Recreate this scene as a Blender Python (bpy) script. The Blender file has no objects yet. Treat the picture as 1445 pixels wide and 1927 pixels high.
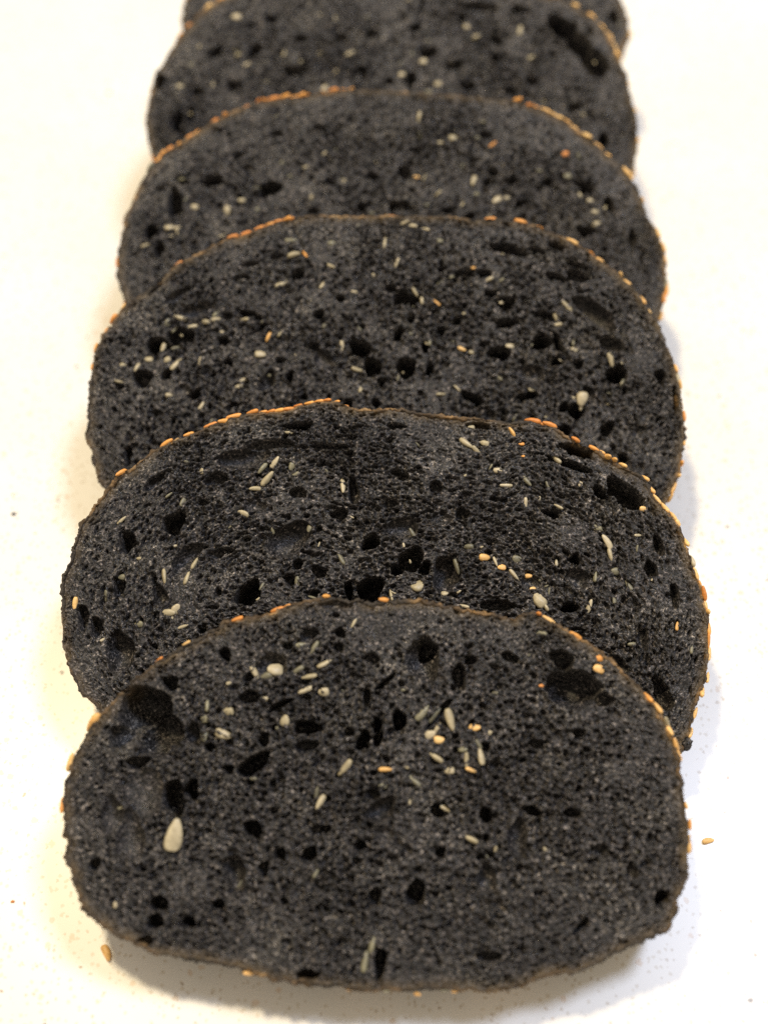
import bpy, math, random
import numpy as np
from mathutils import Vector, Matrix

S = 0.01                       # everything below is written in centimetres
sc = bpy.context.scene

# ------------------------------------------------------------------ camera
PITCH = math.radians(58.0)
FPX, PW, PH = 2250.0, 1445.0, 1927.0
FWD = np.array([0.0, math.cos(PITCH), -math.sin(PITCH)])
UPV = np.array([0.0, math.sin(PITCH), math.cos(PITCH)])
RGT = np.array([1.0, 0.0, 0.0])
CAM = np.array([0.0, 0.0, 1.2]) - FWD * 24.0
cd = bpy.data.cameras.new("camera")
cd.sensor_fit = 'VERTICAL'
cd.sensor_height = 36.0
cd.lens = FPX * 36.0 / PH
cd.clip_start = 0.01
cd.clip_end = 20.0
cd.dof.use_dof = True
cd.dof.focus_distance = 22.0 * S
cd.dof.aperture_fstop = 6.8
cam = bpy.data.objects.new("camera", cd)
sc.collection.objects.link(cam)
cam.location = CAM * S
cam.rotation_euler = (math.pi / 2 - PITCH, 0, 0)
sc.camera = cam

# ------------------------------------------------------------------ world and lamps
w = bpy.data.worlds.new("World")
sc.world = w
w.use_nodes = True
bg = w.node_tree.nodes["Background"]
bg.inputs[0].default_value = (1.0, 0.86, 0.67, 1)
bg.inputs[1].default_value = 0.56


def area(name, loc, target, size, power, col, sizey=None):
    d = bpy.data.lights.new(name, 'AREA')
    d.energy = power
    d.color = col
    d.size = size
    if sizey:
        d.shape = 'RECTANGLE'
        d.size_y = sizey
    o = bpy.data.objects.new(name, d)
    sc.collection.objects.link(o)
    o.location = loc
    v = Vector(target) - Vector(loc)
    o.rotation_euler = v.to_track_quat('-Z', 'Y').to_euler()
    return o


# a warm ceiling lamp overhead to the left and a broader cool one overhead to the right
area("warm_ceiling_lamp", (-0.28, 0.34, 1.12), (0, 0, 0), 0.10, 10.6, (1.0, 0.83, 0.54))
area("cool_ceiling_lamp", (0.40, 0.24, 1.08), (0, 0, 0), 0.22, 8.2, (0.70, 0.79, 1.0), 0.24)

sc.view_settings.view_transform = 'Standard'
sc.view_settings.look = 'None'
sc.view_settings.exposure = 0.0
sc.view_settings.gamma = 1.0
sc.cycles.use_denoising = False
sc.cycles.max_bounces = 5

rng = np.random.default_rng(7)
random.seed(7)


# ------------------------------------------------------------------ materials
def nt(name):
    m = bpy.data.materials.new(name)
    m.use_nodes = True
    t = m.node_tree
    return m, t, t.nodes["Principled BSDF"]


def node(t, kind, **kw):
    n = t.nodes.new(kind)
    for k, v in kw.items():
        if k.startswith('i_'):
            n.inputs[k[2:].replace('_', ' ')].default_value = v
        else:
            setattr(n, k, v)
    return n


def noise(t, vec, scale, detail=3.0, rough=0.55):
    n = node(t, 'ShaderNodeTexNoise')
    n.inputs['Scale'].default_value = scale
    n.inputs['Detail'].default_value = detail
    n.inputs['Roughness'].default_value = rough
    t.links.new(vec, n.inputs['Vector'])
    return n.outputs['Fac']


def ramp(t, fac, stops):
    r = node(t, 'ShaderNodeValToRGB')
    e = r.color_ramp.elements
    while len(e) < len(stops):
        e.new(0.5)
    for q, (p, c) in zip(e, stops):
        q.position = p
        q.color = (*c, 1) if len(c) == 3 else c
    t.links.new(fac, r.inputs['Fac'])
    return r.outputs['Color']


def mix(t, fac, a, b):
    m = node(t, 'ShaderNodeMix', data_type='RGBA')
    for s, x in ((0, fac), (6, a), (7, b)):
        if isinstance(x, (int, float)):
            m.inputs[s].default_value = x
        elif isinstance(x, tuple):
            m.inputs[s].default_value = (*x, 1)
        else:
            t.links.new(x, m.inputs[s])
    return m.outputs[2]


def bump(t, h, strength, dist, prev=None):
    b = node(t, 'ShaderNodeBump')
    b.inputs['Strength'].default_value = strength
    b.inputs['Distance'].default_value = dist
    t.links.new(h, b.inputs['Height'])
    if prev:
        t.links.new(prev, b.inputs['Normal'])
    return b.outputs['Normal']


def obj_vec(t):
    return node(t, 'ShaderNodeTexCoord').outputs['Object']


def crumb_material():
    m, t, p = nt("black_crumb")
    v = obj_vec(t)
    c = ramp(t, noise(t, v, 90, 4), [(0.30, (0.0118, 0.0107, 0.0110)), (0.5, (0.0190, 0.0175, 0.0178)), (0.70, (0.034, 0.0318, 0.0300))])
    c2 = ramp(t, noise(t, v, 1700, 2.5), [(0.36, (0.45, 0.45, 0.47)), (0.54, (0.95, 0.94, 0.93)), (0.62, (2.2, 2.15, 2.0)), (0.72, (5.5, 5.3, 5.0))])
    mm = node(t, 'ShaderNodeMix', data_type='RGBA', blend_type='MULTIPLY')
    mm.inputs[0].default_value = 1.0
    t.links.new(c, mm.inputs[6])
    t.links.new(c2, mm.inputs[7])
    # paler torn gluten strands running through the crumb
    st = ramp(t, noise(t, v, 1000, 1.5, 0.6), [(0.44, (0.62, 0.62, 0.63)), (0.49, (4.1, 4.0, 3.85)), (0.51, (4.1, 4.0, 3.85)), (0.56, (0.62, 0.62, 0.63))])
    m2 = node(t, 'ShaderNodeMix', data_type='RGBA', blend_type='MULTIPLY')
    m2.inputs[0].default_value = 1.0
    t.links.new(mm.outputs[2], m2.inputs[6])
    t.links.new(st, m2.inputs[7])
    mm = m2
    a = node(t, 'ShaderNodeAttribute', attribute_name="rim")
    nz = node(t, 'ShaderNodeMath', operation='MULTIPLY')
    t.links.new(a.outputs['Fac'], nz.inputs[0])
    t.links.new(ramp(t, noise(t, v, 260, 4, 0.65), [(0.36, (0.25, 0.25, 0.25)), (0.6, (1.5, 1.5, 1.5))]), nz.inputs[1])
    r = nz.outputs[0]
    t.links.new(mix(t, r, mm.outputs[2], (0.115, 0.080, 0.040)), p.inputs['Base Color'])
    rr = node(t, 'ShaderNodeMapRange')
    rr.inputs['From Min'].default_value = 0.3
    rr.inputs['From Max'].default_value = 0.7
    rr.inputs['To Min'].default_value = 0.26
    rr.inputs['To Max'].default_value = 0.70
    t.links.new(noise(t, v, 600, 2), rr.inputs['Value'])
    t.links.new(rr.outputs[0], p.inputs['Roughness'])
    p.inputs['Specular IOR Level'].default_value = 0.42
    p.inputs['Sheen Weight'].default_value = 0.05
    p.inputs['Sheen Roughness'].default_value = 0.35
    p.inputs['Sheen Tint'].default_value = (1.0, 0.95, 0.86, 1)
    n = bump(t, noise(t, v, 2400, 2, 0.6), 0.9, 0.00035)
    n = bump(t, noise(t, v, 900, 2, 0.6), 0.4, 0.0003, n)
    t.links.new(n, p.inputs['Normal'])
    return m


def crust_material():
    m, t, p = nt("toasted_crust")
    v = obj_vec(t)
    c = ramp(t, noise(t, v, 220, 5, 0.65), [(0.34, (0.022, 0.015, 0.010)), (0.47, (0.09, 0.055, 0.024)), (0.58, (0.30, 0.18, 0.075)), (0.72, (0.52, 0.34, 0.15))])
    d = ramp(t, noise(t, v, 60, 2), [(0.42, (1, 1, 1)), (0.58, (0, 0, 0))])
    t.links.new(mix(t, d, c, (0.034, 0.025, 0.016)), p.inputs['Base Color'])
    p.inputs['Roughness'].default_value = 0.62
    n = bump(t, noise(t, v, 1100, 4, 0.7), 0.9, 0.0005)
    t.links.new(n, p.inputs['Normal'])
    return m


def seed_material(name, a, b, rough=0.42, sss=0.15):
    m, t, p = nt(name)
    oi = node(t, 'ShaderNodeObjectInfo')
    v = obj_vec(t)
    base = mix(t, oi.outputs['Random'], a, b)
    sh = ramp(t, noise(t, v, 900, 3), [(0.3, (0.72, 0.70, 0.66)), (0.65, (1.08, 1.07, 1.05))])
    mm = node(t, 'ShaderNodeMix', data_type='RGBA', blend_type='MULTIPLY')
    mm.inputs[0].default_value = 1.0
    t.links.new(base, mm.inputs[6])
    t.links.new(sh, mm.inputs[7])
    t.links.new(mm.outputs[2], p.inputs['Base Color'])
    p.inputs['Roughness'].default_value = rough
    n = bump(t, noise(t, v, 1600, 3), 0.5, 0.0002)
    t.links.new(n, p.inputs['Normal'])
    return m


def counter_material():
    m, t, p = nt("white_quartz")
    v = obj_vec(t)
    base = ramp(t, noise(t, v, 25, 5), [(0.35, (0.80, 0.775, 0.73)), (0.65, (0.85, 0.835, 0.80))])

    def specks(scale, size, keep, col, seed):
        mp = node(t, 'ShaderNodeMapping')
        mp.inputs['Location'].default_value = (seed, seed * 1.7, 0)
        t.links.new(v, mp.inputs['Vector'])
        wob = node(t, 'ShaderNodeTexNoise')
        wob.inputs['Scale'].default_value = scale * 2.2
        t.links.new(mp.outputs[0], wob.inputs['Vector'])
        vm = node(t, 'ShaderNodeVectorMath', operation='SCALE')
        vm.inputs['Scale'].default_value = 0.6 / scale
        t.links.new(wob.outputs['Color'], vm.inputs[0])
        va = node(t, 'ShaderNodeVectorMath', operation='ADD')
        t.links.new(mp.outputs[0], va.inputs[0])
        t.links.new(vm.outputs[0], va.inputs[1])
        vo = node(t, 'ShaderNodeTexVoronoi', feature='F1')
        vo.inputs['Scale'].default_value = scale
        vo.inputs['Randomness'].default_value = 1.0
        t.links.new(va.outputs[0], vo.inputs['Vector'])
        near = node(t, 'ShaderNodeMath', operation='LESS_THAN')
        t.links.new(vo.outputs['Distance'], near.inputs[0])
        near.inputs[1].default_value = size
        sep = node(t, 'ShaderNodeSeparateColor')
        t.links.new(vo.outputs['Color'], sep.inputs[0])
        pick = node(t, 'ShaderNodeMath', operation='LESS_THAN')
        t.links.new(sep.outputs[0], pick.inputs[0])
        pick.inputs[1].default_value = keep
        mu = node(t, 'ShaderNodeMath', operation='MULTIPLY')
        t.links.new(near.outputs[0], mu.inputs[0])
        t.links.new(pick.outputs[0], mu.inputs[1])
        return mu.outputs[0], col
    c = base
    for args in ((900, 0.30, 0.45, (0.70, 0.65, 0.57), 0.3), (760, 0.22, 0.30, (0.62, 0.56, 0.48), 1.1),
                 (620, 0.18, 0.05, (0.46, 0.38, 0.30), 2.3), (480, 0.17, 0.018, (0.30, 0.27, 0.24), 4.1),
                 (520, 0.30, 0.12, (0.74, 0.64, 0.54), 5.2)):
        f, col = specks(*args)
        c = mix(t, f, c, col)
    t.links.new(c, p.inputs['Base Color'])
    p.inputs['Roughness'].default_value = 0.30
    p.inputs['Specular IOR Level'].default_value = 0.4
    return m


M_CRUMB = crumb_material()
M_CRUST = crust_material()
M_SEED = {
    'w': seed_material("pale_sesame", (0.56, 0.49, 0.34), (0.38, 0.33, 0.21)),
    'd': seed_material("dull_sesame", (0.25, 0.235, 0.155), (0.15, 0.142, 0.10)),
    'o': seed_material("orange_sesame", (0.92, 0.46, 0.12), (0.66, 0.24, 0.05), 0.5),
    'a': seed_material("amber_sesame", (0.90, 0.60, 0.25), (0.78, 0.44, 0.14), 0.45),
}
M_QUARTZ = counter_material()


# ------------------------------------------------------------------ mesh helpers
def link(name, me, mat=None, parent=None):
    o = bpy.data.objects.new(name, me)
    sc.collection.objects.link(o)
    if mat is not None and not me.materials:
        me.materials.append(mat)
    if parent is not None:
        o.parent = parent
    return o


def mesh_np(name, verts, quads, mat, smooth=True):
    me = bpy.data.meshes.new(name)
    verts = np.asarray(verts, np.float32)
    quads = np.asarray(quads, np.int32)
    me.vertices.add(len(verts))
    me.vertices.foreach_set('co', verts.ravel())
    me.loops.add(quads.size)
    me.loops.foreach_set('vertex_index', quads.ravel())
    me.polygons.add(len(quads))
    me.polygons.foreach_set('loop_start', np.arange(0, quads.size, 4, dtype=np.int32))
    me.polygons.foreach_set('use_smooth', np.full(len(quads), smooth, bool))
    me.materials.append(mat)
    me.update(calc_edges=True)
    return me


def seed_mesh(name, L, W, T, taper, bend, mat, n=12, m=8, rough=0.0, sd=0):
    r = np.random.default_rng(sd)
    vs, fs = [(-L, 0, 0)], []
    for i in range(1, n):
        a = math.pi * i / n
        x = -math.cos(a)
        rad = math.sin(a) ** 0.62 * (1 - taper * (0.5 + 0.5 * x) ** 1.4)
        for j in range(m):
            b = 2 * math.pi * j / m
            k = 1 + rough * r.uniform(-1, 1)
            vs.append((x * L * (1 + rough * r.uniform(-.3, .3)), math.cos(b) * W * rad * k + bend * (x * x - 0.4) * W, math.sin(b) * T * rad * k))
    vs.append((L, 0, 0))
    for j in range(m):
        fs.append((0, 1 + (j + 1) % m, 1 + j))
        e = 1 + (n - 2) * m
        fs.append((len(vs) - 1, e + j, e + (j + 1) % m))
    for i in range(n - 2):
        for j in range(m):
            a0 = 1 + i * m
            fs.append((a0 + j, a0 + (j + 1) % m, a0 + m + (j + 1) % m, a0 + m + j))
    me = bpy.data.meshes.new(name)
    me.from_pydata([(x * S, y * S, z * S) for x, y, z in vs], [], fs)
    me.polygons.foreach_set('use_smooth', [True] * len(me.polygons))
    me.materials.append(mat)
    me.update()
    return me


SEEDS = {}
for kind, mat in M_SEED.items():
    SEEDS[kind] = [seed_mesh("sesame_seed", 0.140, 0.076, 0.050, 0.40, 0.18 * (q - 1), mat, rough=0.05, sd=q) for q in range(3)]
    SEEDS[kind + 'r'] = [seed_mesh("sesame_seed", 0.105, 0.088, 0.052, 0.38, 0.1 * q, mat, rough=0.06, sd=q + 5) for q in range(2)]


# ------------------------------------------------------------------ the counter
def counter():
    x0, x1, y0, y1, th, b = -55.0, 55.0, -38.0, 60.0, 3.0, 0.3
    prof = [(b, 0.0), (b * .3, -b * .3), (0, -b), (0, -th)]
    vs, fs = [], []
    for ins, z in prof:
        for x, y in ((x0 + ins, y0 + ins), (x1 - ins, y0 + ins), (x1 - ins, y1 - ins), (x0 + ins, y1 - ins)):
            vs.append((x * S, y * S, z * S))
    for k in range(3):
        for j in range(4):
            fs.append((k * 4 + j, k * 4 + 4 + j, k * 4 + 4 + (j + 1) % 4, k * 4 + (j + 1) % 4)[::-1])
    fs.append((0, 1, 2, 3))
    fs.append((15, 14, 13, 12))
    me = bpy.data.meshes.new("counter")
    me.from_pydata(vs, [], fs)
    o = link("counter", me, M_QUARTZ)
    o['kind'] = 'structure'
    return o


counter()

# ------------------------------------------------------------------ bread slices
THETA = math.radians(19.0)
CT, ST = math.cos(THETA), math.sin(THETA)
NRM = np.array([0, -ST, CT])
AXV = np.array([0, CT, ST])


def ray(px, py):
    return FWD * FPX + RGT * (px - PW / 2) - UPV * (py - PH / 2)


def on_face(P, px, py):
    """where the sight line of a traced point meets the slice's own plane, in slice centimetres"""
    o = np.array([0, P, 0.0])
    r = ray(px, py)
    q = CAM + r * (np.dot(o - CAM, NRM) / np.dot(r, NRM))
    return q[0], np.dot(q - o, AXV)


def on_counter(px, py, z=0.0):
    r = ray(px, py)
    return CAM + r * ((z - CAM[2]) / r[2])


RES = 0.010      # relief raster, cm


class Relief:
    def __init__(s, u0, u1, v0, v1, r):
        s.u0, s.v0 = u0, v0
        s.nx, s.ny = int((u1 - u0) / RES) + 2, int((v1 - v0) / RES) + 2
        s.H = np.zeros((s.ny, s.nx), np.float32)
        s.r = r
        for cell, amp in ((1.2, 0.030), (0.30, 0.009), (0.07, 0.005), (0.03, 0.0035)):
            s.H += s.smooth(cell, amp)

    def smooth(s, cell, amp):
        k = cell / RES
        gx, gy = int(s.nx / k) + 3, int(s.ny / k) + 3
        g = s.r.normal(0, amp, (gy, gx)).astype(np.float32)
        return s.up(g, k)

    def up(s, g, k):
        y = np.arange(s.ny) / k
        x = np.arange(s.nx) / k
        iy, ix = y.astype(int), x.astype(int)
        fy, fx = y - iy, x - ix
        fy = (fy * fy * (3 - 2 * fy))[:, None]
        fx = (fx * fx * (3 - 2 * fx))[None]
        a = g[iy][:, ix]
        b = g[iy][:, ix + 1]
        c = g[iy + 1][:, ix]
        d = g[iy + 1][:, ix + 1]
        return ((a * (1 - fx) + b * fx) * (1 - fy) + (c * (1 - fx) + d * fx) * fy).astype(np.float32)

    def pore(s, u, v, a, b, rot, zc, c, wob=0.0, rel=False):
        R = max(a, b) * (1 + wob)
        x0 = max(0, int((u - R - s.u0) / RES))
        x1 = min(s.nx, int((u + R - s.u0) / RES) + 2)
        y0 = max(0, int((v - R - s.v0) / RES))
        y1 = min(s.ny, int((v + R - s.v0) / RES) + 2)
        if x1 <= x0 or y1 <= y0:
            return
        du = (np.arange(x0, x1) * RES + s.u0 - u)[None]
        dv = (np.arange(y0, y1) * RES + s.v0 - v)[:, None]
        ca, sa = math.cos(rot), math.sin(rot)
        X = (du * ca + dv * sa) / a
        Y = (dv * ca - du * sa) / b
        q = X * X + Y * Y
        if wob:
            ph = np.arctan2(Y, X)
            p1, p2, p3 = s.r.uniform(0, 6.28, 3)
            q = q * (1 + wob * (0.9 * np.sin(2 * ph + p1) + 0.7 * np.sin(3 * ph + p2) + 0.4 * np.sin(5 * ph + p3)))
        W = s.H[y0:y1, x0:x1]
        if rel:
            zc = zc + float(W[W.shape[0] // 2, W.shape[1] // 2])
        low = zc - c * np.sqrt(np.clip(1 - q, 0, 1))
        np.copyto(W, np.minimum(W, low.astype(np.float32)), where=q < 1)

    def sample(s, u, v):
        x = np.clip((u - s.u0) / RES, 0, s.nx - 1.01)
        y = np.clip((v - s.v0) / RES, 0, s.ny - 1.01)
        ix, iy = x.astype(int), y.astype(int)
        fx, fy = x - ix, y - iy
        H = s.H
        return (H[iy, ix] * (1 - fx) + H[iy, ix + 1] * fx) * (1 - fy) + (H[iy + 1, ix] * (1 - fx) + H[iy + 1, ix + 1] * fx) * fy


def smooth_loop(pts, n, closed=True):
    """Catmull-Rom through pts, resampled evenly to n points"""
    P = np.array(pts, float)
    N = len(P)
    out = []
    for i in range(N):
        a, b, c, d = P[(i - 1) % N], P[i], P[(i + 1) % N], P[(i + 2) % N]
        for t in np.linspace(0, 1, 14, endpoint=False):
            out.append(0.5 * ((2 * b) + (c - a) * t + (2 * a - 5 * b + 4 * c - d) * t * t + (-a + 3 * b - 3 * c + d) * t ** 3))
    out = np.array(out + [out[0]])
    L = np.r_[0, np.cumsum(np.hypot(*np.diff(out, axis=0).T))]
    s = np.linspace(0, L[-1], n, endpoint=False)
    return np.c_[np.interp(s, L, out[:, 0]), np.interp(s, L, out[:, 1])], L[-1]


def parse(txt):
    rows = []
    for item in txt.replace('\n', ' ').split(';'):
        f = item.split()
        if f:
            rows.append([x if x.isalpha() else float(x) for x in f])
    return rows


def loop_noise(n, cell, amp, r):
    k = max(4, int(n / cell))
    g = r.normal(0, amp, k)
    x = np.arange(n) * k / n
    i = x.astype(int)
    f = x - i
    f = f * f * (3 - 2 * f)
    return g[i % k] * (1 - f) + g[(i + 1) % k] * f


prev_top = None


def make_slice(idx, P, t, trace, closed_trace, holes, seeds, crust_seeds, label, cell, aniso, density, rim_random):
    """one slice leaning back on the next: local x across, y up the slope, z out of the cut face"""
    global prev_top
    r = np.random.default_rng(100 + idx)
    root = bpy.data.objects.new("bread_slice", None)
    sc.collection.objects.link(root)
    root.location = (0, P * S, 0)
    root.rotation_euler = (THETA, 0, 0)
    root['label'] = label
    root['category'] = "bread slice"
    root['group'] = "slices of black sesame bread leaning in a row"
    root.empty_display_size = 0.01
    th = t - 0.05
    v0 = t * CT / ST                       # the lowest point of the face when the back corner stands on the counter
    pts = [on_face(P, x, y) for x, y in trace]
    if not closed_trace:
        (ul, vl), (ur, vr) = pts[0], pts[-1]
        for q in np.linspace(0.90, -0.90, 17):
            mid = vr + (vl - vr) * (0.5 - q / 2)
            dv = max(0.3, mid - v0)
            pts.append(((ul + ur) / 2 + (ur - ul) / 2 * q * 1.0, v0 + 0.06 + dv * abs(q) ** (2 + dv)))
    n = 1500 if idx < 3 else 1000
    O, per = smooth_loop(pts, n)
    low = O[:, 1].min()
    if low < v0 + 0.02:
        O[:, 1] = np.maximum(O[:, 1], v0 + 0.02)
    T = np.roll(O, -2, 0) - np.roll(O, 2, 0)
    T /= np.hypot(*T.T)[:, None]
    area2 = np.sum(O[:, 0] * np.roll(O[:, 1], -1) - O[:, 1] * np.roll(O[:, 0], -1))
    N = np.c_[T[:, 1], -T[:, 0]] * (1 if area2 > 0 else -1)
    rag = loop_noise(n, 9, 0.016, r) + loop_noise(n, 30, 0.02, r) + loop_noise(n, 3, 0.007, r)
    O = O + N * rag[:, None]
    O[:, 1] = np.maximum(O[:, 1], v0)
    uL, uR = O[:, 0].min(), O[:, 0].max()
    iL, iR = O[:, 0].argmin(), O[:, 0].argmax()

    def chain(a, b, step):
        out = []
        i = a
        while True:
            out.append(O[i])
            if i == b:
                break
            i = (i + step) % n
        return np.array(out)
    A, B = chain(iL, iR, 1), chain(iL, iR, -1)
    top, bot = (A, B) if A[:, 1].mean() > B[:, 1].mean() else (B, A)
    top = np.c_[np.maximum.accumulate(top[:, 0]), top[:, 1]]
    bot = np.c_[np.maximum.accumulate(bot[:, 0]), bot[:, 1]]
    # relief of the cut face
    rel = Relief(uL - .2, uR + .2, v0 - .2, O[:, 1].max() + .2, r)
    gk = 5
    gx, gy = rel.nx // gk + 3, rel.ny // gk + 3
    GU, GV = np.meshgrid(np.arange(gx) * gk * RES + rel.u0, np.arange(gy) * gk * RES + rel.v0)
    Os = O[::4]
    D = np.empty(GU.shape, np.float32)
    for j in range(gy):
        D[j] = np.sqrt(((GU[j][:, None] - Os[None, :, 0]) ** 2 + (GV[j][:, None] - Os[None, :, 1]) ** 2).min(1))
    inside_lo = np.interp(GU, bot[:, 0], bot[:, 1])
    inside_hi = np.interp(GU, top[:, 0], top[:, 1])
    D[(GV < inside_lo) | (GV > inside_hi) | (GU < uL) | (GU > uR)] = 0
    Dv, Du = np.gradient(D)

    dens = np.array(rel.up(r.normal(0, .45, (gy // 12 + 4, gx // 12 + 4)).astype(np.float32), 12 * gk)[::gk, ::gk])
    dens = np.pad(dens, ((0, max(0, gy - dens.shape[0])), (0, max(0, gx - dens.shape[1]))), mode='edge')

    def at(G, u, v):
        return G[min(gy - 1, max(0, int((v - rel.v0) / (gk * RES) + .5))), min(gx - 1, max(0, int((u - rel.u0) / (gk * RES) + .5)))]
    vis_lo = None
    if prev_top is not None:
        pu, pv, shift = prev_top
        vis_lo = lambda u: np.interp(u, pu, pv) - shift - 0.5
    # traced large holes: x y rx ry angle(deg) depth(cm)
    hollow = np.zeros(D.shape, bool)
    for hx, hy, rx, ry, ang, dep in holes:
        u, v = on_face(P, hx, hy)
        k = (on_face(P, hx + 10, hy)[0] - u) / 10
        a = rx * k * 1.12
        b = ry * k * 1.12
        dep = min(dep, th - 0.12)
        c = min(dep * .75, min(a, b) * 1.5)
        rel.pore(u, v, a, b, math.radians(ang), -(dep - c), c, 0.24 if a < .3 else .15)
        for _ in range(int(a * b * 3.14 * (22 if max(a, b) > .2 else 50))):               # small cells in the wall of the hollow
            f = r.uniform(0, 6.28)
            g = math.sqrt(r.uniform(0, 1.0))
            q = r.uniform(.018, .045)
            rel.pore(u + a * g * math.cos(f), v + b * g * math.sin(f), q * 1.2, q, f, 0, q * r.uniform(.25, .6), 0.0, True)
        if max(a, b) > .13:
            ca, sa = math.cos(math.radians(ang)), math.sin(math.radians(ang))
            X_, Y_ = (GU - u) * ca + (GV - v) * sa, (GV - v) * ca - (GU - u) * sa
            hollow |= (X_ / (a + .01)) ** 2 + (Y_ / (b + .01)) ** 2 < 1
        if dep < 0.35:
            continue
        for _ in range(0 if idx == 0 and a > .3 else int(2 + a * 4)):                   # inner lobes
            f = r.uniform(0, 6.28)
            g = math.sqrt(r.uniform(0, 0.8))
            uu = u + a * g * math.cos(f) * .9
            vv = v + b * g * math.sin(f) * .9
            q = r.uniform(.25, .5) * min(a, b)
            rel.pore(uu, vv, q, q * r.uniform(.7, 1), f, -dep * r.uniform(0.2, 0.8), q, 0.12)
    # foam
    Aface = (uR - uL) * (O[:, 1].max() - v0)

    def foam(per_cm2, lo, hi, power, deep_share, relative, pull=0.0):
        cnt = int(Aface * per_cm2)
        U_ = r.uniform(uL, uR, cnt)
        V_ = r.uniform(v0, O[:, 1].max(), cnt)
        R_ = lo + (hi - lo) * r.uniform(0, 1, cnt) ** power
        X_ = r.uniform(0, 1, (cnt, 4))
        lim = vis_lo(U_) if vis_lo else np.full(cnt, -9.0)
        for u, v, q, x, l in zip(U_, V_, R_, X_, lim):
            if v < l:
                continue
            d = at(D, u, v)
            if d < 0.06:
                continue
            rimf = min(1.0, d / 1.1)
            q *= (0.62 + 0.38 * rimf) if q < 0.08 else (0.5 + 0.5 * rimf)
            if q > d * .8:
                q = d * .8
            lf = at(dens, u, v)
            if at(hollow, u, v) and (x[1] < .93 or q > .03):
                continue
            if relative is False and x[3] * 1.0 > 1.15 + lf and q < .06:
                continue
            st = 1 + pull * (.4 + .6 * x[3]) + (aniso + (1.0 - rimf) * 1.4) * x[0]
            gu, gv = at(Du, u, v), at(Dv, u, v)
            rot = math.atan2(-gu, gv) + (x[1] - .5) * (2.4 if aniso < .6 else 1.0)
            if x[2] < deep_share * (1 + lf):
                c = q * 1.3
                zc = -q * (0.6 + 2.2 * x[3])
            else:
                c = q * (0.75 + .35 * x[3])
                zc = q * (0.25 * x[3] - 0.15)
            rel.pore(u, v, q * math.sqrt(st), q / math.sqrt(st) * (1 - .15 * x[3]), rot, zc, c, 0.09 if q > .05 else 0.0, relative)
    foam(0.5 * density, 0.08, 0.16, 2.0, 0.5, False)
    foam(20 * density, 0.034, 0.070, 1.8, 0.60, False)
    foam((62, 80, 120, 90, 85, 80)[idx] * cell, 0.022, 0.047, 1.2, 0.95, False)
    foam(240 * cell, 0.024, 0.044, 1.3, 0.15, False)
    foam(600 * cell, 0.014, 0.023, 1.0, 0.25 if idx == 0 else 0.40, False)
    if aniso > .6:
        foam(60, 0.018, 0.034, 1.0, 0.35, True, 4.5)
        foam(9, 0.030, 0.055, 1.0, 0.8, False, 5.5)
    foam(120 * cell, 0.013, 0.022, 1.0, 0.5, True)
    np.maximum(rel.H, -(th - 0.1), out=rel.H)
    np.minimum(rel.H, 0.04, out=rel.H)

    # seats of the seeds (the crumb closes round them)
    seed_list = []
    for row in seeds:
        x, y, ang, ln, kind = row
        u, v = on_face(P, x, y)
        seed_list.append((u, v, ang, ln, kind))

    # crumb mesh: columns across, rows packed into the part of the face that shows
    du = (0.0165, 0.0165, 0.0175, 0.022, 0.024, 0.028)[idx]
    nc = int((uR - uL) / du)
    e = np.linspace(0, 1, nc)
    e = e + 0.0
    us = uL + .03 + (uR - uL - .06) * (e * .9 + .1 * (0.5 - 0.5 * np.cos(math.pi * e)))
    vt = np.interp(us, top[:, 0], top[:, 1]) - 0.03
    vb = np.interp(us, bot[:, 0], bot[:, 1]) + 0.03
    vb = np.minimum(vb, vt - 0.01)
    if vis_lo is None:
        nr = int((vt.max() - vb.min()) / du)
        sv = np.linspace(0, 1, nr)[:, None]
        VV = vb[None] + (vt - vb)[None] * sv
    else:
        lim = np.clip(vis_lo(us), vb + 0.02 * (vt - vb), vt - 0.02)
        nr1 = int((vt - lim).max() / du)
        sv = np.linspace(0, 1, nr1)[:, None]
        V1 = lim[None] + (vt - lim)[None] * sv
        sv = np.linspace(0, 1, 28, endpoint=False)[:, None]
        V0 = vb[None] + (lim - vb)[None] * sv
        VV = np.r_[V0, V1]
    UU = np.broadcast_to(us[None], VV.shape)
    HH = rel.sample(UU, VV)
    nr = VV.shape[0]
    front = np.stack([UU, VV, HH], -1).reshape(-1, 3)
    idg = np.arange(nr * nc).reshape(nr, nc)
    quads = [np.stack([idg[:-1, :-1], idg[:-1, 1:], idg[1:, 1:], idg[1:, :-1]], -1).reshape(-1, 4)]
    back = np.r_[np.c_[us, vb, np.full(nc, -th + .02)], np.c_[us, vt, np.full(nc, -th + .02)]]
    b0 = nr * nc + np.arange(nc)
    b1 = b0 + nc
    quads.append(np.stack([b0[:-1], b1[:-1], b1[1:], b0[1:]], -1))
    quads.append(np.stack([idg[0, :-1], b0[:-1], b0[1:], idg[0, 1:]], -1))
    quads.append(np.stack([idg[-1, :-1], idg[-1, 1:], b1[1:], b1[:-1]], -1))
    verts = np.r_[front, back] * S
    me = mesh_np("crumb", verts, np.concatenate(quads), M_CRUMB)
    dd = np.clip((UU - rel.u0) / (gk * RES), 0, gx - 1.01)
    de = np.clip((VV - rel.v0) / (gk * RES), 0, gy - 1.01)
    ix, iy = dd.astype(int), de.astype(int)
    fx, fy = dd - ix, de - iy
    dist = (D[iy, ix] * (1 - fx) + D[iy, ix + 1] * fx) * (1 - fy) + (D[iy + 1, ix] * (1 - fx) + D[iy + 1, ix + 1] * fx) * fy
    att = me.attributes.new("rim", 'FLOAT', 'POINT')
    rimv = np.clip(1 - dist / 0.22, 0, 1) ** 1.5 * 0.8
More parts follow.
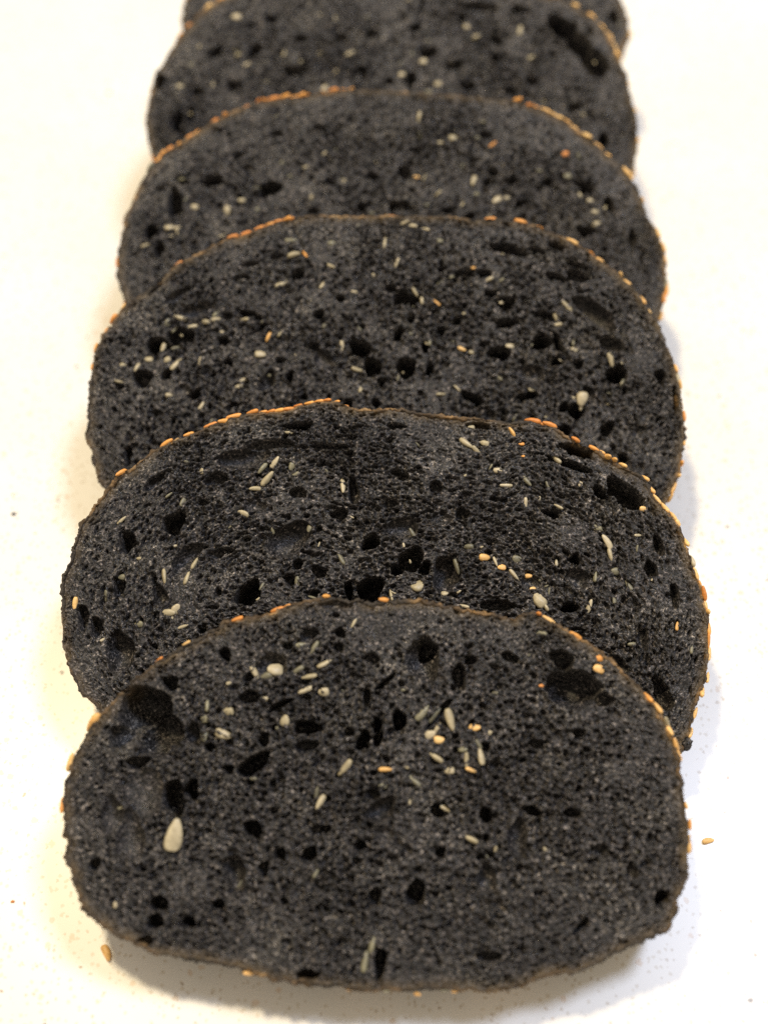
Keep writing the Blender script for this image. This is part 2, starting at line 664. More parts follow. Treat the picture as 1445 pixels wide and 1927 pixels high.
    att.data.foreach_set('value', np.r_[rimv.ravel(), np.ones(2 * nc)].astype(np.float32))
    link("crumb", me, None, root)

    # crust: a ragged shell round the edge
    prof = [(-0.060, -0.12), (-0.046, -0.02), (-0.024, 0.006), (-0.006, 0.002), (0.010, -0.03)]
    prof += [(0.016 + 0.014 * math.sin(math.pi * q), -0.03 - (th - .08) * q) for q in np.linspace(0.08, 0.92, 9)]
    prof += [(0.0, -th + 0.02), (-0.04, -th), (-0.08, -th + .03)]
    K = len(prof)
    V = np.empty((K, n, 3))
    base = loop_noise(n, 22, 0.012, r)
    for k, (o_, w_) in enumerate(prof):
        jit = base * 0.8 + loop_noise(n, 5, 0.014, r) + loop_noise(n, 2, 0.012, r)
        amt = 1.0 if k > 1 else 0.6
        q = O + N * (o_ + jit * amt)[:, None]
        q[:, 1] = np.maximum(q[:, 1], v0 + (0.0 if w_ > -th + .1 else 0.0))
        V[k, :, :2] = q
        V[k, :, 2] = w_ + loop_noise(n, 4, 0.013, r) * (1 if 0 < k < 6 else .3) + (rel.sample(O[:, 0] - N[:, 0] * .05, O[:, 1] - N[:, 1] * .05) * .25 if k < 4 else 0)
    V[-3:, :, 2] = np.maximum(V[-3:, :, 2], -th)
    # nothing may dip under the counter
    z = V[..., 1] * ST + V[..., 2] * CT
    V[..., 1] += np.maximum(0, 0.004 - z) / ST
    idk = np.arange(K * n).reshape(K, n)
    nx = np.roll(idk, -1, 1)
    up = np.roll(idk, -1, 0)
    upn = np.roll(nx, -1, 0)
    Q = np.stack([idk, up, upn, nx], -1).reshape(-1, 4)
    if area2 > 0:
        Q = Q[:, ::-1]
    link("crust", mesh_np("crust", V.reshape(-1, 3) * S, Q, M_CRUST), None, root)

    # seeds in the crumb
    for u, v, ang, ln, kind in seed_list:
        key = kind if kind in SEEDS else kind[0]
        me = SEEDS[key][r.integers(len(SEEDS[key]))]
        o = link("sesame_seed", me, None, root)
        L = ln * (on_face(P, 722, 900)[0] * 0 + 24.0 / FPX) * (1 + 0.0)
        k = L / (0.26 if len(key) == 1 else 0.20)
        hh = float(rel.sample(np.array([u]), np.array([v]))[0])
        offs = np.array([(a, b) for a in (-.06, 0, .06) for b in (-.06, 0, .06)])
        hs = rel.sample(u + offs[:, 0], v + offs[:, 1])
        z = max(float(np.percentile(hs, 70)), -0.10)
        flat = len(key) == 2
        tilt = r.uniform(-.35, .35)
        roll = r.uniform(-.5, .5) if flat else r.choice([0.2, 0.7, 1.2, 1.45]) * r.choice([-1, 1])
        sy = 1.0 if flat else 0.85
        z += (r.uniform(-0.032, 0.006) if kind[0] != 'd' else -0.025) * k
        o.location = (u * S, v * S, z * S)
        Rm = Matrix.Rotation(math.radians(ang) + (math.pi if r.random() < .5 else 0), 3, 'Z') @ Matrix.Rotation(tilt, 3, 'Y') @ Matrix.Rotation(roll, 3, 'X')
        o.rotation_euler = Rm.to_euler()
        o.scale = (k, k * sy * r.uniform(.8, 1.2), k * r.uniform(.85, 1.15))

    # broken seed bits scattered through the crumb
    for _ in range((14, 26, 30, 18, 14, 4)[idx]):
        u = r.uniform(uL + .8, uR - .8)
        hi = float(np.interp(u, top[:, 0], top[:, 1])) - .35
        lo_ = float(np.interp(u, bot[:, 0], bot[:, 1])) + .35
        if vis_lo is not None:
            lo_ = max(lo_, float(vis_lo(u)) + .6)
        if hi <= lo_:
            continue
        v = r.uniform(lo_, hi)
        kk = r.choice(['d', 'w', 'wr', 'dr', 'a'], p=[.34, .34, .18, .12, .02])
        me = SEEDS[kk][r.integers(len(SEEDS[kk]))]
        o = link("seed_fragment", me, None, root)
        hs = rel.sample(u + r.uniform(-.04, .04, 6), v + r.uniform(-.04, .04, 6))
        k = r.uniform(.32, .62)
        o.location = (u * S, v * S, (max(float(np.median(hs)), -.08) + .0) * S)
        o.rotation_euler = (r.uniform(-.6, .6), r.uniform(-.6, .6), r.uniform(0, 3.1))
        o.scale = (k * r.uniform(.6, 1.2), k * r.uniform(.6, 1.1), k)

    # seeds baked on to the crust
    places = []
    for x, y, ln, kind in crust_seeds:
        u, v = on_face(P, x, y)
        i = int(((O[:, 0] - u) ** 2 + (O[:, 1] - v) ** 2).argmin())
        places.append((i, r.uniform(-0.09, -0.01), ln, kind))
    for (xa, ya, xb, yb, cnt) in rim_random:
        u, v = on_face(P, xa, ya)
        i0 = int(((O[:, 0] - u) ** 2 + (O[:, 1] - v) ** 2).argmin())
        u, v = on_face(P, xb, yb)
        i1 = int(((O[:, 0] - u) ** 2 + (O[:, 1] - v) ** 2).argmin())
        span = i1 - i0
        if abs(span) > n / 2:
            span -= math.copysign(n, span)
        for _ in range(int(cnt * 0.6)):
            places.append((int(i0 + span * r.random()) % n, -r.uniform(0.02, th - .15), r.uniform(14, 28), r.choice(['o', 'a', 'a', 'd', 'w', 'ar'])))
    for i, wz, ln, kind in places:
        key = kind if kind in SEEDS else kind[0]
        me = SEEDS[key][r.integers(len(SEEDS[key]))]
        o = link("sesame_seed", me, None, root)
        k = ln * 24.0 / FPX / 0.26
        q = O[i] + N[i] * 0.034
        zz = q[1] * ST + wz * CT
        if zz < 0.05:
            wz += 0.3
        o.location = (q[0] * S, q[1] * S, wz * S)
        nx_, ny_ = N[i]
        X = Vector((-ny_, nx_, 0))
        Z = Vector((nx_, ny_, 0))
        Y = Z.cross(X)
        B_ = Matrix((X, Y, Z)).transposed()
        turn = r.normal(0, .35) if r.random() < .7 else r.uniform(0, 3.1)
        o.rotation_euler = (B_ @ Matrix.Rotation(turn, 3, 'Z') @ Matrix.Rotation(r.normal(0, .15), 3, 'X')).to_euler()
        o.scale = (k, k * 1.0, k * 1.1)
    order = top[:, 0].argsort()
    prev_top = (top[order, 0], top[order, 1], (t / ST) * CT)
    return root


TRACE = [
    [(118, 1530), (125, 1480), (145, 1420), (180, 1365), (235, 1300), (290, 1252), (350, 1212), (430, 1174), (510, 1150), (600, 1127), (660, 1126),
     (720, 1136), (760, 1133), (830, 1140), (890, 1147), (920, 1152), (950, 1163), (968, 1168), (985, 1155), (1010, 1156), (1050, 1180), (1100, 1210), (1150, 1248), (1200, 1294), (1240, 1348),
     (1265, 1402), (1280, 1450), (1288, 1520), (1291, 1580), (1295, 1637), (1288, 1668), (1275, 1690), (1267, 1739), (1230, 1762), (1176, 1783), (1085, 1829),
     (1020, 1845), (939, 1861), (811, 1868), (740, 1868), (665, 1862), (595, 1853), (537, 1846), (470, 1828), (400, 1813), (330, 1803), (275, 1792), (235, 1768), (200, 1745), (162, 1722), (150, 1690), (132, 1640),
     (120, 1585)],
    [(215, 1400), (190, 1345), (150, 1297), (125, 1230), (112, 1160), (115, 1105), (130, 1050), (150, 1000), (185, 945), (225, 897), (290, 850), (360, 815), (440, 787),
     (540, 768), (630, 760), (665, 768), (700, 770), (780, 775), (860, 785), (940, 794), (1000, 794), (1060, 815), (1120, 845), (1170, 877), (1210, 905), (1247, 948),
     (1280, 1000), (1302, 1060), (1322, 1120), (1333, 1180), (1330, 1240), (1320, 1300), (1300, 1365), (1280, 1405), (1240, 1450)],
    [(230, 975), (198, 922), (175, 865), (164, 790), (170, 720), (185, 660), (210, 607), (245, 570), (300, 522), (360, 482), (430, 448), (510, 422), (600, 406),
     (700, 405), (800, 407), (900, 412), (960, 414), (1020, 432), (1080, 458), (1140, 495), (1190, 540), (1225, 590), (1250, 640), (1272, 700), (1283, 770), (1285, 830),
     (1278, 885), (1258, 932), (1225, 985)],
    [(262, 610), (238, 562), (224, 505), (225, 460), (235, 418), (260, 360), (295, 307), (340, 268), (390, 236), (450, 206), (540, 183), (660, 172), (760, 175), (860, 182),
     (960, 188), (1020, 207), (1080, 242), (1140, 285), (1180, 325), (1205, 372), (1232, 430), (1246, 480), (1249, 530), (1240, 595), (1215, 650)],
    [(315, 345), (288, 296), (277, 250), (275, 210), (285, 160), (310, 110), (340, 65), (380, 25), (430, -5), (520, -30), (720, -48), (920, -38), (1020, -15), (1075, 5),
     (1130, 50), (1163, 105), (1185, 170), (1196, 230), (1195, 280), (1187, 325), (1165, 370)],
    [(380, 120), (348, 62), (343, 30), (358, -10), (420, -66), (550, -105), (750, -120), (950, -112), (1080, -80), (1145, -35), (1174, 10), (1182, 50), (1172, 90), (1150, 130)],
]
THICK = [1.15, 1.30, 1.15, 1.10, 1.10, 1.10]

H1 = parse("""275 1330 42 36 10 1.0; 306 1372 33 32 0 1.0; 236 1380 28 18 20 .6; 288 1398 26 25 0 .9; 252 1352 24 24 0 .7; 321 1285 14 12 30 .4; 364 1383 12 20 30 .35; 258 1434 21 10 0 .4;
394 1405 9 7 0 .4; 476 1438 31 14 30 .8; 430 1448 8 8 0 .4; 495 1392 10 11 0 .45; 577 1368 21 13 0 .6; 576 1404 19 11 0 .3; 469 1311 15 12 0 .4; 527 1326 24 5 28 .5;
683 1393 11 16 -25 .7; 711 1390 8 12 -20 .6; 657 1377 8 8 0 .4; 326 1503 20 30 0 .8; 361 1485 11 19 -10 .7; 476 1560 15 15 0 .6; 270 1490 36 40 0 .22; 212 1536 20 32 0 .2;
423 1230 10 10 0 .4; 632 1137 26 8 5 .15; 581 1195 16 10 10 .25; 511 1253 28 19 0 .25; 725 1283 22 4 42 .5; 796 1239 26 38 -15 .55; 805 1222 13 19 -20 .9; 1059 1241 20 16 -10 .5;
1078 1296 43 35 -10 .75; 1137 1316 19 10 -10 .4; 752 1354 13 15 -10 .9; 865 1272 10 24 0 .5; 710 1364 8 12 -20 .7; 916 1534 10 14 0 .6; 1004 1527 14 8 -10 .5;
974 1578 18 30 0 .3; 717 1525 24 20 40 .3; 441 1642 20 28 20 .4; 299 1701 15 13 30 .5; 292 1736 15 11 0 .5; 356 1736 11 10 0 .5; 272 1772 14 8 0 .3; 411 1703 10 9 0 .4;
706 1687 11 14 0 .4; 783 1683 17 21 0 .6; 715 1815 10 26 0 .6; 578 1836 17 10 0 .5; 1245 1690 17 10 40 .5; 1094 1744 22 5 42 .4; 916 1655 18 22 20 .3; 582 1608 16 10 30 .5;
528 1608 10 10 0 .4; 829 1605 9 8 0 .4; 496 1637 7 15 0 .4; 920 1801 24 8 0 .3; 244 1573 26 38 0 .25; 596 1564 10 10 0 .3; 640 1190 9 8 0 .3; 541 1214 8 7 0 .3; 700 1238 12 9 0 .3;
885 1242 10 7 30 .4; 960 1236 14 8 -30 .3; 612 1560 9 7 0 .4; 680 1590 8 7 0 .4; 1076 1530 13 9 0 .3; 1130 1600 15 10 20 .25; 690 1310 6 16 0 .4; 1190 1640 10 14 0 .25;
827 1341 30 6 50 .4; 1010 1400 12 9 0 .3; 913 1405 9 7 0 .3; 1090 1380 11 8 0 .3""")
S1 = parse("""517 1259 -5 25 wr; 500 1273 20 22 dr; 479 1265 -60 22 w; 559 1261 30 25 d; 582 1273 10 24 w; 611 1248 30 26 w; 575 1298 25 25 w; 609 1302 0 17 wr; 566 1214 0 17 dr; 591 1218 60 24 d;
666 1172 60 17 w; 499 1315 20 10 wr; 390 1325 90 23 d; 429 1339 0 18 wr; 386 1353 0 14 dr; 384 1383 90 20 dr; 420 1381 -20 26 wr; 536 1356 70 18 wr; 649 1445 50 31 w; 725 1448 0 20 a;
720 1479 0 13 dr; 596 1491 80 19 d; 603 1509 60 24 w; 1016 1191 -10 23 d; 1127 1258 -10 19 ar; 1126 1239 0 13 or; 795 1341 50 30 d; 817 1346 50 30 d; 847 1354 -75 34 w; 823 1370 60 18 w;
809 1382 20 18 wr; 826 1392 0 16 ar; 893 1369 0 19 ar; 921 1380 50 10 wr; 871 1410 0 15 dr; 901 1400 -60 16 d; 905 1424 -80 25 w; 878 1431 88 24 w; 820 1425 -35 26 w; 845 1450 0 17 wr;
886 1449 -20 17 a; 779 1469 -40 26 d; 840 1523 -30 20 w; 885 1579 -25 25 w; 766 1443 0 9 wr; 687 1810 80 30 d; 700 1778 75 24 d; 450 1665 60 12 d; 1018 1290 0 8 or; 758 1298 0 8 dr; 595 1643 60 16 d""")
K1 = parse("""517 1144 22 o; 445 1164 19 o; 612 1118 20 or; 541 1142 12 o; 725 1140 22 or; 184 1364 34 a; 136 1435 30 a; 121 1514 26 o; 1014 1158 22 o; 1030 1168 23 a; 1083 1196 25 o;
1213 1320 20 o; 1229 1334 21 a; 1243 1362 24 w; 1248 1378 24 a; 1264 1404 22 a; 1275 1422 17 a; 1294 1517 15 a; 1295 1550 17 o; 473 1815 15 a; 660 1850 12 a; 729 1852 10 d; 785 1860 15 a;
838 1856 11 d; 858 1856 10 a; 1297 1600 16 a; 350 1211 14 a; 300 1245 14 o""")
H2 = parse("""561 801 26 6 2 .7; 327 983 20 17 20 .8; 240 1019 13 17 -20 .6; 467 1116 23 18 25 1.0; 696 1109 21 23 0 1.1; 656 1109 7 15 0 .8; 224 1226 21 38 0 .5; 458 861 48 16 10 .32; 543 1014 40 26 42 .42;
350 1050 36 15 45 .32; 638 965 17 8 15 .4; 698 1019 15 13 0 .9; 665 924 9 22 0 .4; 224 1100 10 20 0 .4; 156 1163 8 24 0 .4; 480 950 22 10 0 .2; 1177 929 37 18 -38 .9; 1131 926 17 8 -50 .7;
1088 846 25 11 -15 .8; 1073 873 38 7 -20 .6; 773 1052 22 19 20 .95; 748 1070 13 9 0 1.0; 800 1068 9 12 0 .8; 840 1079 24 30 0 .5; 758 992 24 20 0 .3; 1088 1089 16 20 0 .25; 1083 1052 8 8 0 .7; 1073 1142 13 9 20 .8;
1240 1026 8 16 20 .4; 1247 1307 14 28 25 .5; 1037 965 16 6 -20 .5; 935 1138 28 9 0 .4; 1000 1095 16 14 0 .2; 510 835 40 8 5 .3; 405 900 22 9 20 .3; 290 905 20 8 40 .3; 560 925 14 9 10 .35;
820 915 12 9 0 .3; 735 945 12 9 0 .3; 870 965 13 9 0 .3; 620 840 30 6 0 .25; 1225 1070 10 14 0 .4; 1270 1120 7 20 0 .35; 180 1180 8 20 0 .4; 300 1120 12 16 0 .3; 410 1040 14 9 30 .3;
1160 1250 12 16 0 .3; 1210 1200 10 16 0 .3; 600 1075 12 10 0 .35; 900 800 22 5 -5 .3; 745 800 16 5 0 .25; 560 1060 9 7 0 .4""")
S2 = parse("""494 879 55 25 d; 517 869 55 23 w; 503 900 50 31 w; 480 919 0 20 w; 549 876 70 15 dr; 553 893 30 20 d; 645 913 -85 27 w; 457 965 -25 22 w; 228 978 40 20 w; 261 1050 0 9 wr; 228 1084 0 14 dr;
309 1084 -80 26 w; 366 1059 65 22 w; 351 1086 75 25 w; 198 1120 90 20 d; 318 1153 0 23 wr; 331 1146 60 19 wr; 345 1179 20 18 w; 260 1174 0 16 dr; 582 992 70 14 dr; 600 1023 70 9 w; 642 1050 -60 25 d;
559 1091 90 20 d; 493 1102 60 17 d; 345 942 70 21 d; 318 931 40 14 d; 141 1138 85 27 a; 543 813 0 16 w; 877 832 -40 27 w; 896 845 -40 17 w; 912 833 -20 16 wr; 887 801 0 12 wr; 963 813 -60 19 a;
981 835 0 10 or; 984 858 0 6 or; 1048 861 -50 22 w; 937 884 0 16 wr; 923 878 60 12 d; 991 904 -50 23 d; 952 913 0 22 w; 1030 909 -70 17 d; 989 947 88 22 w; 1051 952 -30 17 w; 1092 910 60 9 wr;
1124 992 -40 20 d; 1142 1019 -60 27 w; 1211 957 0 14 ar; 882 1028 0 17 dr; 912 1048 0 19 ar; 932 1056 -70 17 w; 944 1067 0 14 ar; 973 1051 0 16 dr; 968 1082 -50 25 w; 995 1082 0 13 ar;
860 1064 -75 27 d; 777 1002 -60 22 d; 787 1101 40 24 wr; 837 1115 0 12 wr; 736 1120 -80 21 w; 873 1140 -15 18 w; 1003 1107 0 11 ar; 1015 1129 -55 27 wr; 1026 1141 -60 18 w; 1033 1113 80 14 d;
1109 1140 70 24 w; 1120 1084 80 20 d; 1158 1074 0 16 dr; 1186 1103 -60 25 d; 1148 1043 -80 22 w; 1199 1031 80 12 d; 1301 1220 80 18 d; 1274 1178 80 15 a; 1189 1212 0 14 dr; 1125 994 0 14 dr""")
K2 = parse("""235 894 24 o; 317 838 29 o; 357 820 19 o; 397 804 24 o; 422 798 21 o; 440 790 27 o; 476 784 22 o; 494 776 16 o; 510 774 18 o; 523 771 20 o; 543 770 22 o; 561 766 16 o; 582 762 18 o;
602 761 16 o; 617 760 15 o; 631 760 14 o; 650 765 12 o; 1003 792 28 o; 1020 799 16 o; 1034 808 26 o; 1085 817 22 or; 1117 839 19 o; 1130 850 16 a; 1141 860 27 a; 1155 868 22 a; 1169 876 18 a; 1209 902 20 a; 1228 919 22 a;
1240 935 20 a; 1247 958 22 a; 1262 975 19 a; 1284 1020 21 a; 1296 1055 22 w; 1305 1080 22 a; 1315 1118 25 o; 1322 1135 22 a; 1326 1152 24 a; 1330 1180 24 o; 1332 1205 25 o; 1331 1230 22 a; 1322 1275 18 a; 1315 1300 22 a;
1303 1340 20 a; 1290 1375 20 a""")
H3 = parse("""678 654 18 16 0 .9; 701 688 16 15 0 .85; 764 690 18 16 10 1.0; 750 626 8 13 -30 .9; 774 598 6 8 0 .8; 757 560 17 12 20 .6; 778 567 5 10 -25 .8; 790 560 5 9 -25 .8; 339 630 22 15 10 .6;
294 648 15 16 0 .7; 268 711 14 18 0 .5; 314 703 7 12 -30 .4; 366 740 11 9 0 .9; 465 589 14 6 0 .5; 370 582 32 12 15 .25; 332 555 24 9 30 .25; 503 715 12 18 -25 .35; 608 676 16 14 0 .2; 528 677 8 6 0 .8;
545 708 5 9 0 .7; 429 679 7 7 0 .5; 490 615 14 6 40 .4; 240 857 6 20 -10 .5; 361 814 12 6 0 .4; 654 758 8 8 30 .8; 708 758 8 7 0 .8; 956 468 36 9 -15 .45; 1046 461 16 6 -15 .4; 875 510 14 7 0 .7;
912 512 12 7 0 .6; 950 567 17 11 -15 .6; 925 549 9 8 0 .6; 952 606 17 10 0 .9; 941 662 17 13 0 .95; 1019 641 16 15 0 .9; 1051 645 7 18 15 .7; 1049 677 9 9 0 .7; 1089 685 8 8 0 .4; 999 702 22 17 0 .28;
1162 705 16 19 20 1.0; 1085 771 12 17 -15 1.0; 1062 765 8 9 0 .9; 891 749 18 9 -30 .8; 1001 740 9 8 0 .7; 1118 587 44 17 -38 .4; 1150 645 22 13 -30 .4; 808 693 7 9 0 .8; 1107 740 12 12 0 .25; 1143 805 10 14 -30 .5;
1172 861 9 8 0 .5; 1087 519 22 9 -15 .35; 1085 498 18 7 -15 .3; 1046 520 18 7 -20 .3; 1010 470 14 6 -15 .3; 1242 708 8 14 0 .4; 1271 753 5 22 0 .5; 832 503 8 5 0 .7; 775 563 4 9 0 .7; 735 540 10 7 0 .3;
455 520 12 5 10 .3; 520 480 14 5 10 .25; 470 495 16 5 15 .25; 290 540 16 6 35 .3; 600 590 9 7 0 .5; 640 560 8 6 0 .5; 860 600 8 6 0 .5; 720 715 8 6 0 .5; 590 650 9 8 0 .3; 1020 590 12 8 0 .4; 830 620 7 6 0 .5;
570 745 8 5 0 .5; 800 650 6 9 0 .6; 985 745 9 6 0 .7; 420 640 10 8 0 .4; 440 760 8 6 0 .4""")
S3 = parse("""547 451 5 22 d; 553 478 15 24 w; 574 477 -60 17 o; 624 457 0 14 dr; 623 500 -30 17 w; 606 536 60 15 w; 530 531 30 26 w; 724 456 85 23 w; 747 492 65 22 w; 781 549 -60 19 w; 794 564 -85 18 w; 406 600 15 20 w;
406 589 50 18 d; 388 605 0 14 wr; 362 613 10 19 w; 339 597 -15 24 w; 460 600 0 17 w; 328 616 50 18 d; 315 605 70 16 dr; 505 633 65 19 a; 527 626 50 15 w; 418 624 0 8 wr; 305 655 80 27 w; 330 653 20 16 d;
280 675 0 15 wr; 314 676 20 14 wr; 329 687 50 21 w; 258 690 65 20 w; 231 686 0 12 wr; 376 678 75 16 w; 224 717 -10 16 w; 490 666 0 20 wr; 459 711 35 20 w; 449 726 10 14 wr; 643 651 88 20 w; 672 695 -10 21 w;
318 743 0 13 wr; 379 763 60 17 w; 678 732 80 14 wr; 397 794 70 16 d; 674 423 60 12 d; 762 420 20 17 w; 777 425 -10 17 w; 919 525 25 18 w; 893 502 0 14 a; 822 569 -40 16 a; 809 642 85 15 d; 869 656 -20 15 a; 888 661 0 12 wr;
959 650 0 16 wr; 1067 575 -45 25 w; 1046 594 -70 15 w; 1049 610 0 17 w; 1081 657 0 14 wr; 1079 643 80 13 d; 1150 675 -75 26 w; 1095 750 75 27 wr; 1095 760 75 20 w; 1001 731 0 13 wr; 860 730 -45 16 w; 831 741 5 20 w; 749 711 80 11 d; 1172 717 60 16 d;
801 432 -20 15 w; 968 785 60 14 d; 828 452 0 12 dr; 610 612 60 9 dr; 850 520 30 10 dr""")
K3 = parse("""337 495 16 o; 440 447 22 o; 461 437 22 o; 488 429 22 o; 508 422 19 o; 525 420 18 o; 540 418 18 o; 550 418 14 o; 737 411 16 o; 923 417 21 o; 979 416 24 o; 1006 438 13 o; 1076 454 23 a; 1112 477 17 o; 1128 488 18 a;
1168 517 24 a; 1179 528 20 a; 1208 562 22 a; 1222 582 18 a; 1278 722 18 a; 1284 783 20 o; 1284 830 20 a; 1281 870 24 o; 1275 893 20 a; 1264 915 24 a; 1256 932 20 a; 185 655 20 o; 216 601 22 o; 205 620 14 o; 178 688 18 o; 235 578 16 a""")
H4 = parse("""398 339 22 10 5 .6; 508 354 20 13 10 .6; 329 381 13 26 10 .6; 284 434 10 14 0 .5; 1102 350 14 10 -20 .5; 1102 434 15 9 20 .6; 927 320 9 8 0 .5; 962 338 10 8 0 .5; 742 384 9 8 0 .6; 763 384 8 7 0 .6; 682 386 11 7 0 .5;
1145 385 9 14 0 .5; 780 280 8 6 0 .3; 600 240 10 6 0 .3; 450 290 12 6 10 .3; 590 395 10 7 0 .4; 890 300 8 6 0 .3; 1190 450 8 16 0 .3; 300 470 8 14 0 .4; 980 380 8 6 0 .5; 1030 340 9 7 0 .4; 1080 480 12 8 -20 .3;
700 330 9 6 0 .3; 620 340 9 6 0 .3; 845 395 8 6 0 .5; 885 405 8 6 0 .5; 520 250 12 5 10 .3""")
S4 = parse("""788 222 80 24 w; 790 251 88 16 d; 852 259 0 16 wr; 828 266 0 11 wr; 899 258 0 10 dr; 927 272 35 19 o; 1064 289 0 15 or; 613 285 55 18 w; 578 312 20 20 w; 532 305 0 11 dr; 339 333 0 16 d; 784 333 0 14 a; 799 333 60 14 w;
891 339 75 22 w; 1068 329 0 15 dr; 1091 362 -70 18 w; 1110 377 0 14 wr; 1119 398 0 15 wr; 1121 419 0 19 wr; 935 375 40 22 wr; 955 372 0 13 wr; 896 364 0 14 dr; 870 384 60 14 w; 805 384 0 14 d; 824 364 40 18 w; 367 390 0 15 wr;
350 373 70 15 d; 427 396 70 22 wr; 455 377 0 15 wr; 483 352 0 14 d; 485 393 40 12 dr; 318 426 0 18 wr; 333 428 0 15 wr; 274 462 20 17 w; 418 443 20 14 w; 870 310 70 12 d; 642 336 0 10 dr; 546 330 10 12 d; 700 400 10 12 d""")
K4 = parse("""299 301 20 o; 308 292 20 o; 320 282 22 o; 335 270 14 o; 360 253 26 o; 372 245 14 o; 405 231 24 o; 426 217 28 o; 442 210 22 o; 466 202 20 o; 488 195 20 o; 501 192 25 o; 518 189 24 o; 537 185 24 o; 552 182 22 o; 565 181 26 o; 578 180 20 o; 610 177 14 o; 630 177 20 o;
645 174 18 o; 660 173 18 o; 973 188 24 o; 995 194 22 o; 1009 202 18 o; 1022 212 22 a; 1040 220 20 a; 1050 225 20 a; 1063 232 16 a; 1079 244 22 a; 1102 259 24 a; 1125 272 22 a; 1145 292 15 a; 1174 323 26 a; 1182 332 20 a; 1206 375 14 a; 1238 438 22 a; 1245 465 20 a;
1247 485 22 a; 1244 560 22 o; 1242 590 20 a; 224 490 20 o; 240 565 16 o""")
H5 = parse("""1060 53 34 18 -38 .9; 1090 80 26 18 -50 .9; 1117 114 34 20 -60 .9; 478 93 11 14 -20 .6; 405 95 14 9 40 .5; 554 131 20 9 10 .5; 805 97 13 11 0 .7; 333 228 9 22 0 .6; 358 217 7 14 0 .5; 855 120 14 9 0 .4; 933 72 12 8 0 .4; 935 107 12 8 0 .4;
1136 263 8 15 0 .5; 300 152 10 12 0 .5; 565 72 10 8 0 .4; 773 145 9 12 0 .5; 900 10 34 9 0 .5; 980 15 18 7 -10 .4; 640 70 12 8 0 .3; 700 60 12 7 0 .4; 510 35 14 7 0 .4; 780 50 12 7 0 .5; 1000 150 12 8 0 .3; 680 130 10 8 0 .4; 440 160 14 8 0 .3;
880 160 14 8 0 .4; 960 170 12 7 0 .3; 1080 200 12 8 0 .3; 370 170 10 8 0 .4""")
S5 = parse("""445 30 0 20 wr; 630 34 80 18 w; 879 49 20 16 wr; 896 66 20 20 w; 978 57 80 22 w; 998 107 25 20 w; 535 101 80 18 w; 603 97 0 17 w; 658 100 30 20 w; 445 99 70 17 d; 775 99 85 15 d; 796 114 0 16 wr; 807 76 0 12 d; 632 132 30 18 w; 611 164 60 20 wr;
339 161 0 15 wr; 400 158 60 15 w; 756 139 0 14 wr; 824 156 0 16 wr; 807 171 0 17 dr; 464 120 20 16 w; 752 118 60 12 d; 690 30 0 10 dr; 560 180 20 14 d; 360 120 30 14 d; 930 60 0 12 d""")
K5 = parse("""394 14 22 a; 418 2 20 o; 383 21 16 a; 1083 8 22 a; 1110 34 22 a; 1128 50 18 a; 1140 69 22 a; 1151 88 22 a; 1163 99 26 a; 1166 112 18 a; 1193 205 16 a; 1197 262 18 a; 342 65 16 o; 1187 325 16 a; 290 296 18 o; 355 48 16 o""")
H6 = parse("""700 -40 20 8 0 .4; 400 20 12 8 30 .4; 1155 30 8 12 0 .4; 370 40 8 12 0 .4""")
S6 = parse("""500 -60 20 20 w; 800 -70 40 20 w; 950 -60 70 20 w; 1165 45 60 12 d""")
K6 = parse("""360 -8 20 o; 1150 -30 20 a; 1178 60 18 a; 1100 -70 20 o; 1181 30 12 a""")

LABELS = [
    "frontmost black bread slice, whole cut face showing, one large pale seed at left",
    "black bread slice right behind the frontmost one, widest of the row",
    "black bread slice third from the front, with open round pores and scattered pale seeds",
    "blurred black bread slice fourth from the front, orange seeds beading its upper rim",
    "blurred black bread slice fifth from the front, long dark cavity at upper right",
    "rearmost black bread slice, only its shoulders showing behind the fifth slice",
]
foot = on_counter(760, 1868, THICK[0] * CT)
P = foot[1] - THICK[0] * CT / math.tan(THETA)
DATA = [(H1, S1, K1, 1.0, 0.35, 1.0, [(1290, 1560, 1268, 1730, 7), (140, 1440, 122, 1560, 5), (1150, 1248, 1265, 1402, 8)]),
        (H2, S2, K2, 1.0, 0.90, 0.8, [(1247, 948, 1333, 1180, 22), (1333, 1180, 1290, 1390, 18), (125, 1230, 150, 1000, 6)]),
        (H3, S3, K3, 0.95, 0.25, 1.2, [(1225, 590, 1285, 830, 10), (1285, 830, 1255, 935, 18), (175, 700, 245, 570, 8)]),
        (H4, S4, K4, 0.9, 0.3, 1.0, [(1180, 325, 1246, 480, 12), (1249, 530, 1235, 600, 8), (225, 505, 295, 307, 6)]),
        (H5, S5, K5, 0.9, 0.3, 1.0, [(1163, 105, 1196, 290, 14), (340, 65, 430, -5, 8)]),
        (H6, S6, K6, 0.8, 0.3, 1.0, [(1174, 10, 1182, 90, 6)])]
ROOTS = []
for i in range(6):
    h, s, k, cell, an, dens, rr = DATA[i]
    ROOTS.append((make_slice(i, P, THICK[i], TRACE[i], i == 0, h, s, k, LABELS[i], cell, an, dens, rr), P))
    P += THICK[i] / ST

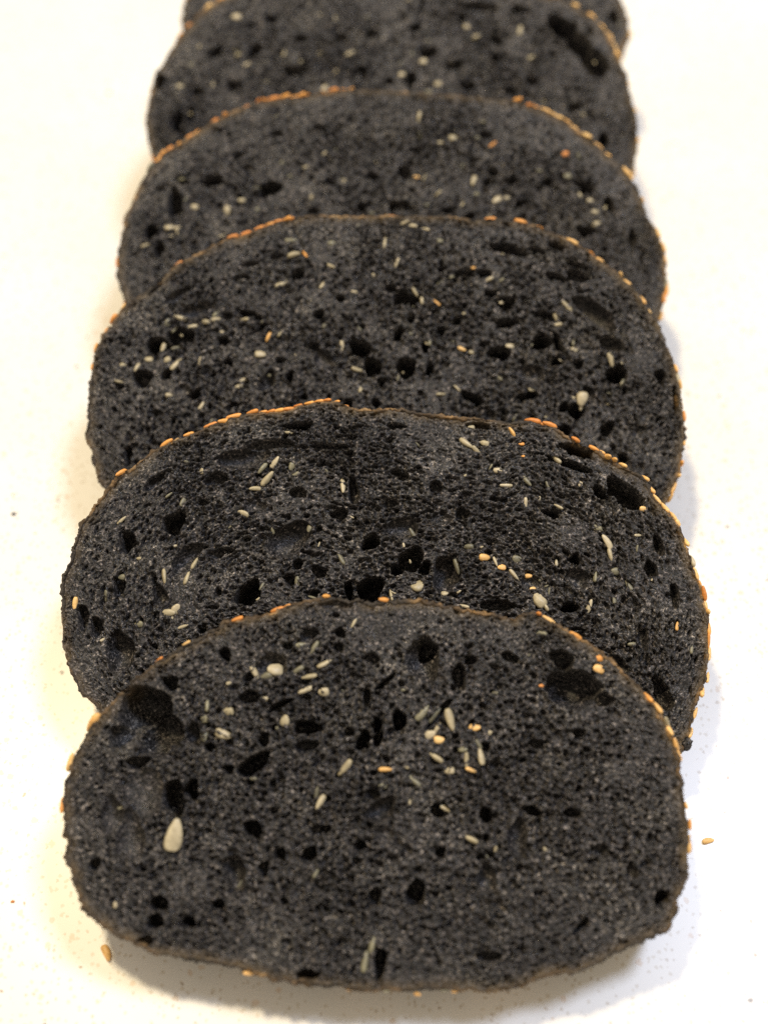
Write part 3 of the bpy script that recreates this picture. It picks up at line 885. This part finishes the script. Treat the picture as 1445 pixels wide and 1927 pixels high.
# the one large flat pale seed lying in the hollow of the front slice
big = seed_mesh("pale_seed", 0.27, 0.175, 0.06, 0.55, 0.05, M_SEED['w'], rough=0.02, sd=3, n=16, m=12)
o = link("pale_seed", big, None, ROOTS[0][0])
u, v = on_face(ROOTS[0][1], 329, 1571)
o.location = (u * S, v * S, 0.02 * S)
o.rotation_euler = (math.radians(14), 0, math.radians(80))
o['label'] = "large flat pale seed lying in a hollow"


# ------------------------------------------------------------------ crumbs and loose seeds
def lump(name, size, mat, sd, parent=None):
    r = np.random.default_rng(sd)
    me = seed_mesh(name, size, size * .7, size * .5, 0.2, 0.0, mat, n=9, m=9, rough=0.28, sd=sd)
    return link(name, me, None, parent)


for (k, x, y, dw, size, sd) in ((1, 1322, 1113, -.1, .075, 3), (1, 1288, 1402, -.05, .16, 4), (3, 1250, 492, -.1, .11, 5)):
    o = lump("crust_flake", size, M_CRUMB, sd, ROOTS[k][0])
    u, v = on_face(ROOTS[k][1], x, y)
    o.location = (u * S, v * S, dw * S)
    o.rotation_euler = (0.3, 0.5, sd)

for x, y, ang, kind, ln, lab in (
        (206, 175, 15, 'ar', 15, "small orange sesame seed on white counter left of the back slices"),
        (202, 1794, -62, 'a', 30, "long orange sesame seed on counter below the front slice's lower left corner"),
        (1331, 1583, 10, 'a', 22, "amber sesame seed on counter just right of the front slice")):
    me = SEEDS[kind][0]
    o = link("loose_sesame_seed", me)
    q = on_counter(x, y)
    k = ln * 0.0100 / 0.28
    o.location = (q[0] * S, q[1] * S, 0.042 * k * S)
    o.rotation_euler = (0, 0, math.radians(ang))
    o.scale = (k, k, k)
    o['label'] = lab
    o['category'] = "seed"
    o['group'] = "loose sesame seeds on the counter"
for x, y, size, mat, lab in (
        (27, 968, .05, M_CRUMB, "dark bread crumb on counter at the far left, level with the second slice"),
        (145, 690, .035, M_CRUST, "brown bread crumb on counter close to the third slice's left edge"),
        (1352, 746, .03, M_CRUMB, "dark bread crumb on counter right of the third slice"),
        (25, 1697, .035, M_SEED['o'], "tan bread crumb on counter at far left, level with the front slice's lower corner")):
    o = lump("bread_crumb", size, mat, int(x))
    q = on_counter(x, y)
    o.location = (q[0] * S, q[1] * S, size * .45 * S)
    o['label'] = lab
    o['category'] = "crumb"
    o['group'] = "bread crumbs scattered on the counter"
